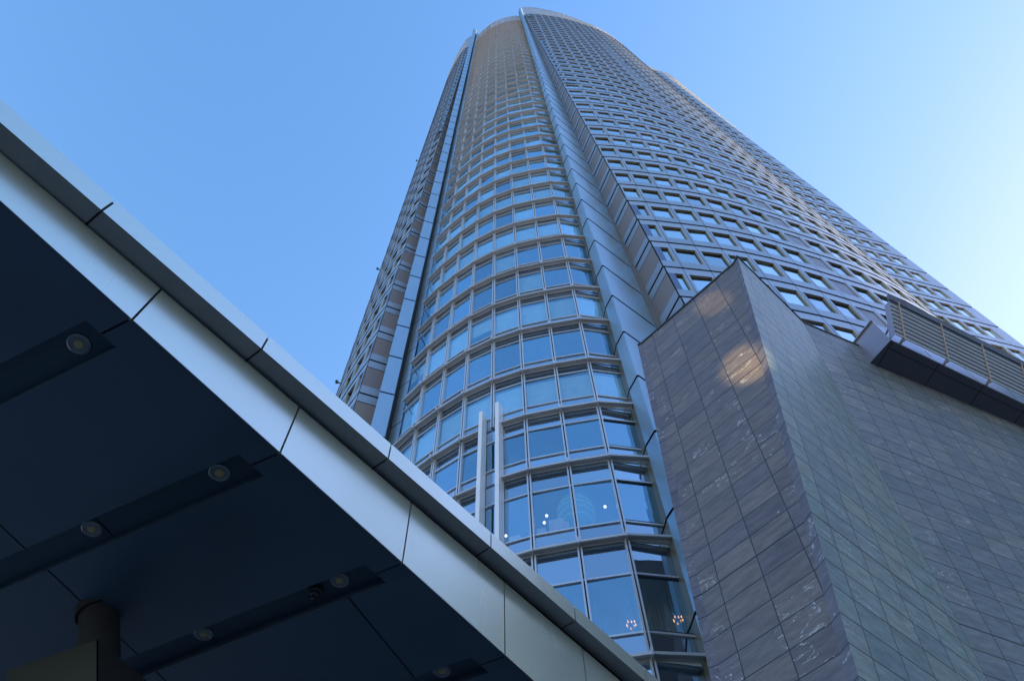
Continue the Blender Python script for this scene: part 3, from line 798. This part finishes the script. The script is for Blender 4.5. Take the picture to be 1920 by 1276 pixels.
mb.build('upstand',M['upstand'],bal)
mb=MB(); mb.bar(P[3]+V((0,0,.03)),P[2]+V((0,0,.03)),.12,.05); mb.build('end_cap',M['purple'],bal)
# railing: leans outwards over the balcony edge
base0=V((14.117,13.245,23.862))*(22.9/23.862)   # foot of the first post
def railpt(al,h):   # al metres along, h 0..1 up the slope
    top=1.55; out=.76
    return base0+od*al+on*(out*h)+V((0,0,top*h))
sp_=(V((16.28,14.434,24.361))*(22.9/24.361)-base0).dot(od)
RLN=sp_*4.3
mb=MB(); mb.bar(railpt(-.42,1.0),railpt(RLN,1.0),.10,.26,up=V((on.x*.76,on.y*.76,1.55)).normalized()); rail=mb.build('railing',M['beam'],sb)
for i in range(5):
    mb=MB(); mb.bar(railpt(i*sp_,-.05),railpt(i*sp_,.98),.045,.12,up=on); mb.bar(railpt(i*sp_+.06,.0),railpt(i*sp_+.06,.9),.02,.05,up=on)
    mb.bar(railpt(i*sp_,.02),railpt(i*sp_,.02)-on*.35-V((0,0,.06)),.07,.07)
    mb.build('post',M['rail'],rail)
nrm_=od.cross(V((on.x*.76,on.y*.76,1.55)).normalized()).normalized()
edges=[-.42]+[i*sp_ for i in range(5)]
for i in range(len(edges)-1):
    x0=edges[i]+.03; x1=edges[i+1]-.03
    mb=MB()
    for s in range(8):
        h=.03+s*.112
        u_=V((on.x*.76,on.y*.76,1.55)).normalized()
        mb.bar(railpt(x0,h),railpt(x1,h),.05,.035,up=u_,m=0)
        mb.bar(railpt(x0,h+.056),railpt(x1,h+.056),.02,.135,up=u_,m=1)
    if i==0: mb.quad(*[railpt(x0,0),railpt(x0,.92),railpt(x0-.02,.92)-on*.25,railpt(x0-.02,0)-on*.25],2)
    mb.build('rail_slats',[M['slat'],M['slatd'],M['purple']],rail)
mb=MB(); a=railpt(-.35,.45); mb.bar(a,a-on*.8-V((0,0,.35)),.05,.05); mb.build('rail_strut',M['purple'],rail)

# ------------------------------------------------------------------ canopy in the foreground
cn=empty('entrance_canopy',(-4,5,GROUND)); tag(cn,'large dark canopy roof with pale double metal fascia across the lower left','canopy')
e=V((.59,.807,0)).normalized(); nr=V((e.y,-e.x,0))   # e along the edge (away), nr towards camera side (right)
def world(al,pp,z): p=e*al+nr*pp; return V((p.x,p.y,z))
def onplane(px,py,pp0,pp1,al0,al1):
    """hit the vertical plane whose plan line runs (al0,pp0)-(al1,pp1)"""
    cam=V((px-960,-(py-638),F_PX)); w=V((cam.dot(RR),cam.dot(FH),cam.dot(ZC)))
    # al=w.e*s, pp=w.nr*s ; pp=pp0+(pp1-pp0)*(al-al0)/(al1-al0)
    k=(pp1-pp0)/(al1-al0); s=(pp0-k*al0)/(w.dot(nr)-k*w.dot(e)); return w*s
ZSF=6.0
se0=ray(0,377.5,ZSF); se1=ray(947,1228,ZSF)
sd=(se1-se0).normalized(); sn=V((sd.y,-sd.x,0))
def isect(px,py,P,nv):
    cam=V((px-960,-(py-638),F_PX)); w=V((cam.dot(RR),cam.dot(FH),cam.dot(ZC))); return w*(P.dot(nv)/w.dot(nv))
ft0=isect(0,284.8,se0,sn); ft1=isect(1120.5,1239,se0,sn)
lo_0=se0+sn*.215
lo0=isect(0,229,lo_0,sn); lo1=isect(1186,1254.7,lo_0,sn)
tp0=isect(0,185.4,lo_0,sn); tp1=isect(1217,1258.5,lo_0,sn)
def along(P): return (P-se0).dot(sd)
def lineat(P,Q,s):
    a,b=along(P),along(Q); f=(s-a)/(b-a); return P+(Q-P)*f
S0,S1=-6.0,16.0
lowj=[along(isect(x,y,se0,sn)) for x,y in ((247,600),(515.7,848),(750.5,1056),(947,1228))]
sp1=(lowj[-1]-lowj[0])/3
lowj=[lowj[0]+sp1*i for i in range(-3,9)]
upj=[along(isect(x,y,lo_0,sn)) for x,y in ((212,380),(488.7,628),(716,829),(912,1001),(1077,1140))]
sp2=(upj[-1]-upj[0])/4; upj=[upj[0]+sp2*i for i in range(-3,9)]
G=.011
def fpanel(A,B,s0,s1,mat,name,dn=V((0,0,0)),thick=None):
    pass
# lower fascia panels
for s0,s1 in zip(lowj[:-1],lowj[1:]):
    mb=MB(); a=lineat(se0,se1,s0+G);b=lineat(se0,se1,s1-G);c=lineat(ft0,ft1,s1-G);d=lineat(ft0,ft1,s0+G)
    a=a+V((0,0,.012)); b=b+V((0,0,.012)); i=-sn*.03
    mb.quad(a,b,c,d); mb.quad(a,d,d+i,a+i); mb.quad(b,b+i,c+i,c); mb.quad(a,a+i,b+i,b)
    mb.build('lower_fascia_panel',M['fascia'],cn)
    mb=MB()
for s0,s1 in zip(upj[:-1],upj[1:]):
    mb=MB(); L_=lambda P,Q,s: lineat(P,Q,s)
    a=L_(lo0,lo1,s0+G);b=L_(lo0,lo1,s1-G);c=L_(tp0,tp1,s1-G);d=L_(tp0,tp1,s0+G)
    mb.quad(a,b,c,d,0); i=-sn*.24
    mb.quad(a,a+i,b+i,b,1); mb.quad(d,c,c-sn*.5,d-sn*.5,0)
    mb.quad(a,d,d+i*.2,a+i*.2,0); mb.quad(b,b+i*.2,c+i*.2,c,0)
    mb.build('upper_fascia_panel',[M['fascia'],M['fascia2']],cn)
# dark backing + roof deck
mb=MB(); a,b=lineat(se0,se1,S0),lineat(se0,se1,S1); c,d=lineat(ft0,ft1,S1),lineat(ft0,ft1,S0); i=-sn*.03
mb.quad(a+i,b+i,c+i+V((0,0,.05)),d+i+V((0,0,.05)))
a,b=lineat(lo0,lo1,S0),lineat(lo0,lo1,S1); c,d=lineat(tp0,tp1,S1),lineat(tp0,tp1,S0); i=-sn*.02
up=V((0,0,.02))
mb.quad(a+i+up,b+i+up,c+i-up,d+i-up); mb.quad(a+i+up,b+i+up,b-sn*.26+up,a-sn*.26+up)
mb.quad(d+i-up,c+i-up,c-sn*11-up,d-sn*11-up)
mb.build('roof_deck',M['gap'],cn)
# soffit: rotated grid
us=V((.912,-.410,0)).normalized(); vs_=V((.410,.912,0)).normalized()
def edge_u(v):   # u where the soffit edge crosses this v
    # point on edge: se0+sd*t
    t=(v-se0.dot(vs_))/sd.dot(vs_); return (se0+sd*t).dot(us)
def gp(u,v,z=ZSF): p=us*u+vs_*v; return V((p.x,p.y,z))
VC=[1.235+1.785*i for i in range(-3,6)]; HW=.165; UMIN=-16
slope=(edge_u(4)-edge_u(3))
PS=[-6.9,-4.30] 
g=.009
for idx,(v0,v1) in enumerate(zip(VC[:-1],VC[1:])):
    # panel between two strip centres, notched by the troughs
    cuts=[UMIN,-9.5,-6.9]
    if idx in (4,5,6): cuts=[UMIN,-9.5,-6.9,-4.30] if idx>=5 else cuts
    mb=MB()
    END=.30
    def eU(v,inset=0): return edge_u(v)-inset
    rows=[(v0+g,v0+HW,True),(v0+HW,v1-HW,False),(v1-HW,v1-g,True)]
    for (a,b,notch) in rows:
        ins=.33 if notch else 0
        cs=[c for c in cuts]
        for c0,c1 in zip(cs,cs[1:]+[None]):
            if notch:
                if c1 is not None: continue
                lo_a=eU(a,ins); lo_b=eU(b,ins)
                mb.quad(gp(lo_a,a),gp(eU(a,.004),a),gp(eU(b,.004),b),gp(lo_b,b))
            else:
                u0=c0+g if c0>UMIN else c0
                if c1 is None:
                    mb.quad(gp(u0,a),gp(eU(a,.004),a),gp(eU(b,.004),b),gp(u0,b))
                else:
                    mb.quad(gp(u0,a),gp(c1-g,a),gp(c1-g,b),gp(u0,b))
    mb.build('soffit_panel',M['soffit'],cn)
DEP=.10
for vc in VC[1:]:
    mb=MB(); a,b=vc-HW,vc+HW; z1=ZSF+DEP
    ua,ub=edge_u(a)-.33,edge_u(b)-.33
    brk=[UMIN,-9.3,-6.08,None]
    for c0,c1 in zip(brk[:-1],brk[1:]):
        x0=c0+(.008 if c0>UMIN else 0)
        if c1 is None: mb.quad(gp(x0,a,z1),gp(ua,a,z1),gp(ub,b,z1),gp(x0,b,z1))
        else: mb.quad(gp(x0,a,z1),gp(c1-.008,a,z1),gp(c1-.008,b,z1),gp(x0,b,z1))
    mb.quad(gp(UMIN,a),gp(ua,a),gp(ua,a,z1),gp(UMIN,a,z1)); mb.quad(gp(UMIN,b),gp(ub,b),gp(ub,b,z1),gp(UMIN,b,z1)); mb.quad(gp(ua,a),gp(ub,b),gp(ub,b,z1),gp(ua,a,z1))
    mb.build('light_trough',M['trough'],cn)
mb=MB(); mb.quad(gp(UMIN,VC[0],ZSF+.13),gp(edge_u(VC[0])-.01,VC[0],ZSF+.13),gp(edge_u(VC[-1])-.01,VC[-1],ZSF+.13),gp(UMIN,VC[-1],ZSF+.13)); mb.build('soffit_backing',M['gap'],cn)
# downlights
lt=[]
for vc in VC[1:]:
    ue=edge_u(vc)-.33
    lt+= [(ue-.35-.0,vc),]
real=[ray(149,644,ZSF+DEP),ray(412,885,ZSF+DEP),ray(173,990,ZSF+DEP),ray(637,1086,ZSF+DEP),ray(382,1186,ZSF+DEP),ray(829,1256,ZSF+DEP)]
first=None
for p in real:
    mb=MB(); mb.lathe((p.x,p.y,p.z),[(.108,-.0),(.108,-.014),(.090,-.022),(.084,-.016)],32,0); mb.lathe((p.x,p.y,p.z),[(.084,-.014),(0,-.012)],32,1)
    d=mb.build('downlight',[M['trim'],M['lens']],cn)
    mb=MB(); mb.lathe((p.x,p.y,p.z-.012),[(.045,-.003),(.036,-.010),(.018,-.014),(0,-.016)],20,0); mb.build('bulb',M['bulb'],d,smooth=True)
# dome camera on the soffit
p=ray(592,1105,ZSF+DEP-.02)
cam_=empty('security_camera',(p.x,p.y,p.z)); tag(cam_,'small dark dome security camera on the canopy underside next to a round downlight','camera')
mb=MB(); mb.lathe((p.x,p.y,p.z),[(.085,.02),(.085,-.05),(.075,-.06),(.06,-.06)],24); mb.build('housing',M['column'],cam_,smooth=False)
mb=MB(); mb.lathe((p.x,p.y,p.z-.05),[(.06,0),(.055,-.03),(.035,-.055),(0,-.065)],20); mb.build('dome',plain('dome_black',(.01,.01,.012),.08),cam_,smooth=True)

# leaning column with square head
col=empty('canopy_column',(-4.6,6.3,GROUND)); tag(col,'leaning round column on a broad square pier under the dark canopy, bottom left','column')
cd=V((-.4294,-.1243,1)).normalized()   # axis, pointing up
topc=ray(186,1150,ZSF); 
mb=MB(); mb.tube(topc+cd*.12,topc-cd*1.2,.20,.20,n=40); mb.build('shaft',M['column'],col,smooth=True)
mb=MB(); mb.tube(topc+cd*.2,topc-cd*.015,.235,.235,n=40); mb.build('sleeve',M['gap'],col,smooth=True)
ap=ray(182.7,1197.6,5.25)
l_=ray(13,1256.6,5.25); r_=ap+V((.465,.885,0))*1.15
ld_=(l_-ap); rd_=(r_-ap)
mb=MB(); dn=-cd*3.2
T=[ap,l_,l_+rd_,r_]; Bt=[p+dn for p in T]
j=ld_.normalized()*.01; j2=rd_.normalized()*.01
mb.quad(T[1],T[0]+j,Bt[0]+j,Bt[1]); mb.quad(T[0]+j2,T[3],Bt[3],Bt[0]+j2); mb.quad(T[3],T[2],Bt[2],Bt[3]); mb.quad(T[2],T[1],Bt[1],Bt[2]); mb.face(T)
mb.build('pier_head',M['column'],col)
mb=MB(); c=sum(Bt,V((0,0,0)))/4; mb.prism([(c.x-.7,c.y-.7),(c.x+.7,c.y-.7),(c.x+.7,c.y+.7),(c.x-.7,c.y+.7)],GROUND,c.z); mb.build('pier_base',M['column'],col)

# ------------------------------------------------------------------ ground, and an unseen block added to shade the forecourt
mb=MB(); mb.quad((-400,-400,GROUND),(400,-400,GROUND),(400,400,GROUND),(-400,400,GROUND))
gm=plain('paving',(.25,.26,.27),.8)
tag(mb.build('ground',gm),kind='structure')
mb=MB(); mb.quad((-45,-45,GROUND+.004),(37,-45,GROUND+.004),(37,45,GROUND+.004),(-45,45,GROUND+.004)); tag(mb.build('forecourt',plain('dark_paving',(.17,.17,.165),.7)),kind='structure')  # unseen patch, coloured darker than the ground to cut bounce light
nb=empty('shade_block',(60,20,GROUND)); tag(nb,'unseen plain block added beyond the right end of the slate building to shade the forecourt','building')  # unseen block added to keep the sun off forecourt and slate
mb=MB(); mb.prism([(38,-14),(46,-14),(47,28.0),(39,28.0)],GROUND,46); mb.build('block_wall',metal('block_cladding',(.5,.5,.5),.3,.5),nb)
mb=MB()
for f in range(10):
    mb.quad((37.97,-5,2+f*4.2),(38.93,25.6,2+f*4.2),(38.93,25.6,4.2+f*4.2),(37.97,-5,4.2+f*4.2))
mb.build('shade_block_band',M['wglass'],nb)

# ------------------------------------------------------------------ unseen spots added to cast warm patches on the slate wall
def wallhit(px,py):
    P0=stripin(20); nl=nL; cam=V((px-960,-(py-638),F_PX)); w=V((cam.dot(RR),cam.dot(FH),cam.dot(ZC))); return w*(P0.dot(nl)/w.dot(nl))
def added_spot(pos,target,deg,power,label):
    f=empty('added_spot',tuple(pos)); tag(f,label,'added_spot',group='unseen spots added to light the slate wall')
    d=(target-pos).normalized()
    mb=MB(); mb.tube(pos-d*.22,pos,.07,.10,n=20); mb.build('housing',M['dark'],f)
    mb=MB(); mb.tube(V((pos.x,pos.y,GROUND)),pos-d*.1,.02,n=8); mb.build('stake',M['dark'],f)
    li=bpy.data.lights.new('beam','SPOT'); lo=bpy.data.objects.new('beam',li); C.objects.link(lo); lo.parent=f; lo.matrix_parent_inverse=f.matrix_basis.inverted()
    li.energy=power; li.spot_size=math.radians(deg); li.spot_blend=1; li.color=(1,.74,.30); li.shadow_soft_size=.03
    lo.location=pos+d*.05; lo.rotation_euler=d.to_track_quat('-Z','Y').to_euler()
added_spot(V((-1.0,-9.0,-1.2)),wallhit(1400,682),3.6,19000,'unseen narrow spot added on the paving to cast the lower warm patch')
added_spot(V((.2,-9.6,-1.2)),wallhit(1336,568),2.6,12000,'unseen narrow spot added on the paving to cast the upper warm patch')
# ------------------------------------------------------------------ camera
cam=bpy.data.cameras.new('camera'); co=bpy.data.objects.new('camera',cam); C.objects.link(co)
cam.sensor_width=36; cam.lens=F_PX/1920*36; cam.clip_start=.05; cam.clip_end=3000
R=V((RR.x,FH.x,ZC.x)); Uu=V((RR.y,FH.y,ZC.y)); Fw=V((RR.z,FH.z,ZC.z))
co.matrix_world=Matrix(((R.x,Uu.x,-Fw.x,0),(R.y,Uu.y,-Fw.y,0),(R.z,Uu.z,-Fw.z,0),(0,0,0,1)))
bpy.context.scene.camera=co
# ------------------------------------------------------------------ light
SAZ,SEL=math.radians(71),math.radians(24)
S=V((math.sin(SAZ)*math.cos(SEL),math.cos(SAZ)*math.cos(SEL),math.sin(SEL)))
su=bpy.data.lights.new('sun','SUN'); so=bpy.data.objects.new('sun',su); C.objects.link(so)
su.energy=5.0; su.angle=math.radians(.5); su.color=(1,.72,.42); so.rotation_euler=(-S).to_track_quat('-Z','Y').to_euler()
w=bpy.data.worlds.new('World'); bpy.context.scene.world=w; w.use_nodes=True; nt=w.node_tree
bg=nt.nodes['Background']; sky=nt.nodes.new('ShaderNodeTexSky'); sky.sky_type='NISHITA'; sky.sun_disc=False
sky.sun_elevation=SEL; sky.sun_rotation=SAZ; sky.air_density=2.0; sky.dust_density=.6; sky.ozone_density=4.0
# deep winter blue: the red channel falls off faster away from the sun
se_=nt.nodes.new('ShaderNodeSeparateColor'); cb_=nt.nodes.new('ShaderNodeCombineColor'); nt.links.new(sky.outputs[0],se_.inputs[0])
pw=nt.nodes.new('ShaderNodeMath'); pw.operation='POWER'; pw.inputs[1].default_value=1.45; nt.links.new(se_.outputs[0],pw.inputs[0])
mr_=nt.nodes.new('ShaderNodeMath'); mr_.operation='MULTIPLY'; mr_.inputs[1].default_value=1.95*.15**.45; nt.links.new(pw.outputs[0],mr_.inputs[0])
mb_=nt.nodes.new('ShaderNodeMath'); mb_.operation='MULTIPLY'; mb_.inputs[1].default_value=1.3; nt.links.new(se_.outputs[2],mb_.inputs[0])
cap=nt.nodes.new('ShaderNodeMath'); cap.operation='MULTIPLY'; cap.inputs[1].default_value=.74; nt.links.new(se_.outputs[1],cap.inputs[0])
mn_=nt.nodes.new('ShaderNodeMath'); mn_.operation='MINIMUM'; nt.links.new(mr_.outputs[0],mn_.inputs[0]); nt.links.new(cap.outputs[0],mn_.inputs[1])
nt.links.new(mn_.outputs[0],cb_.inputs[0]); nt.links.new(se_.outputs[1],cb_.inputs[1]); nt.links.new(mb_.outputs[0],cb_.inputs[2])
nt.links.new(cb_.outputs[0],bg.inputs[0]); bg.inputs[1].default_value=.05
sc=bpy.context.scene
sc.view_settings.view_transform='Standard'; sc.view_settings.look='None'; sc.view_settings.exposure=2.55; sc.view_settings.gamma=1
sc.render.engine='CYCLES'
sc.cycles.max_bounces=10; sc.cycles.transparent_max_bounces=12; sc.cycles.glossy_bounces=5
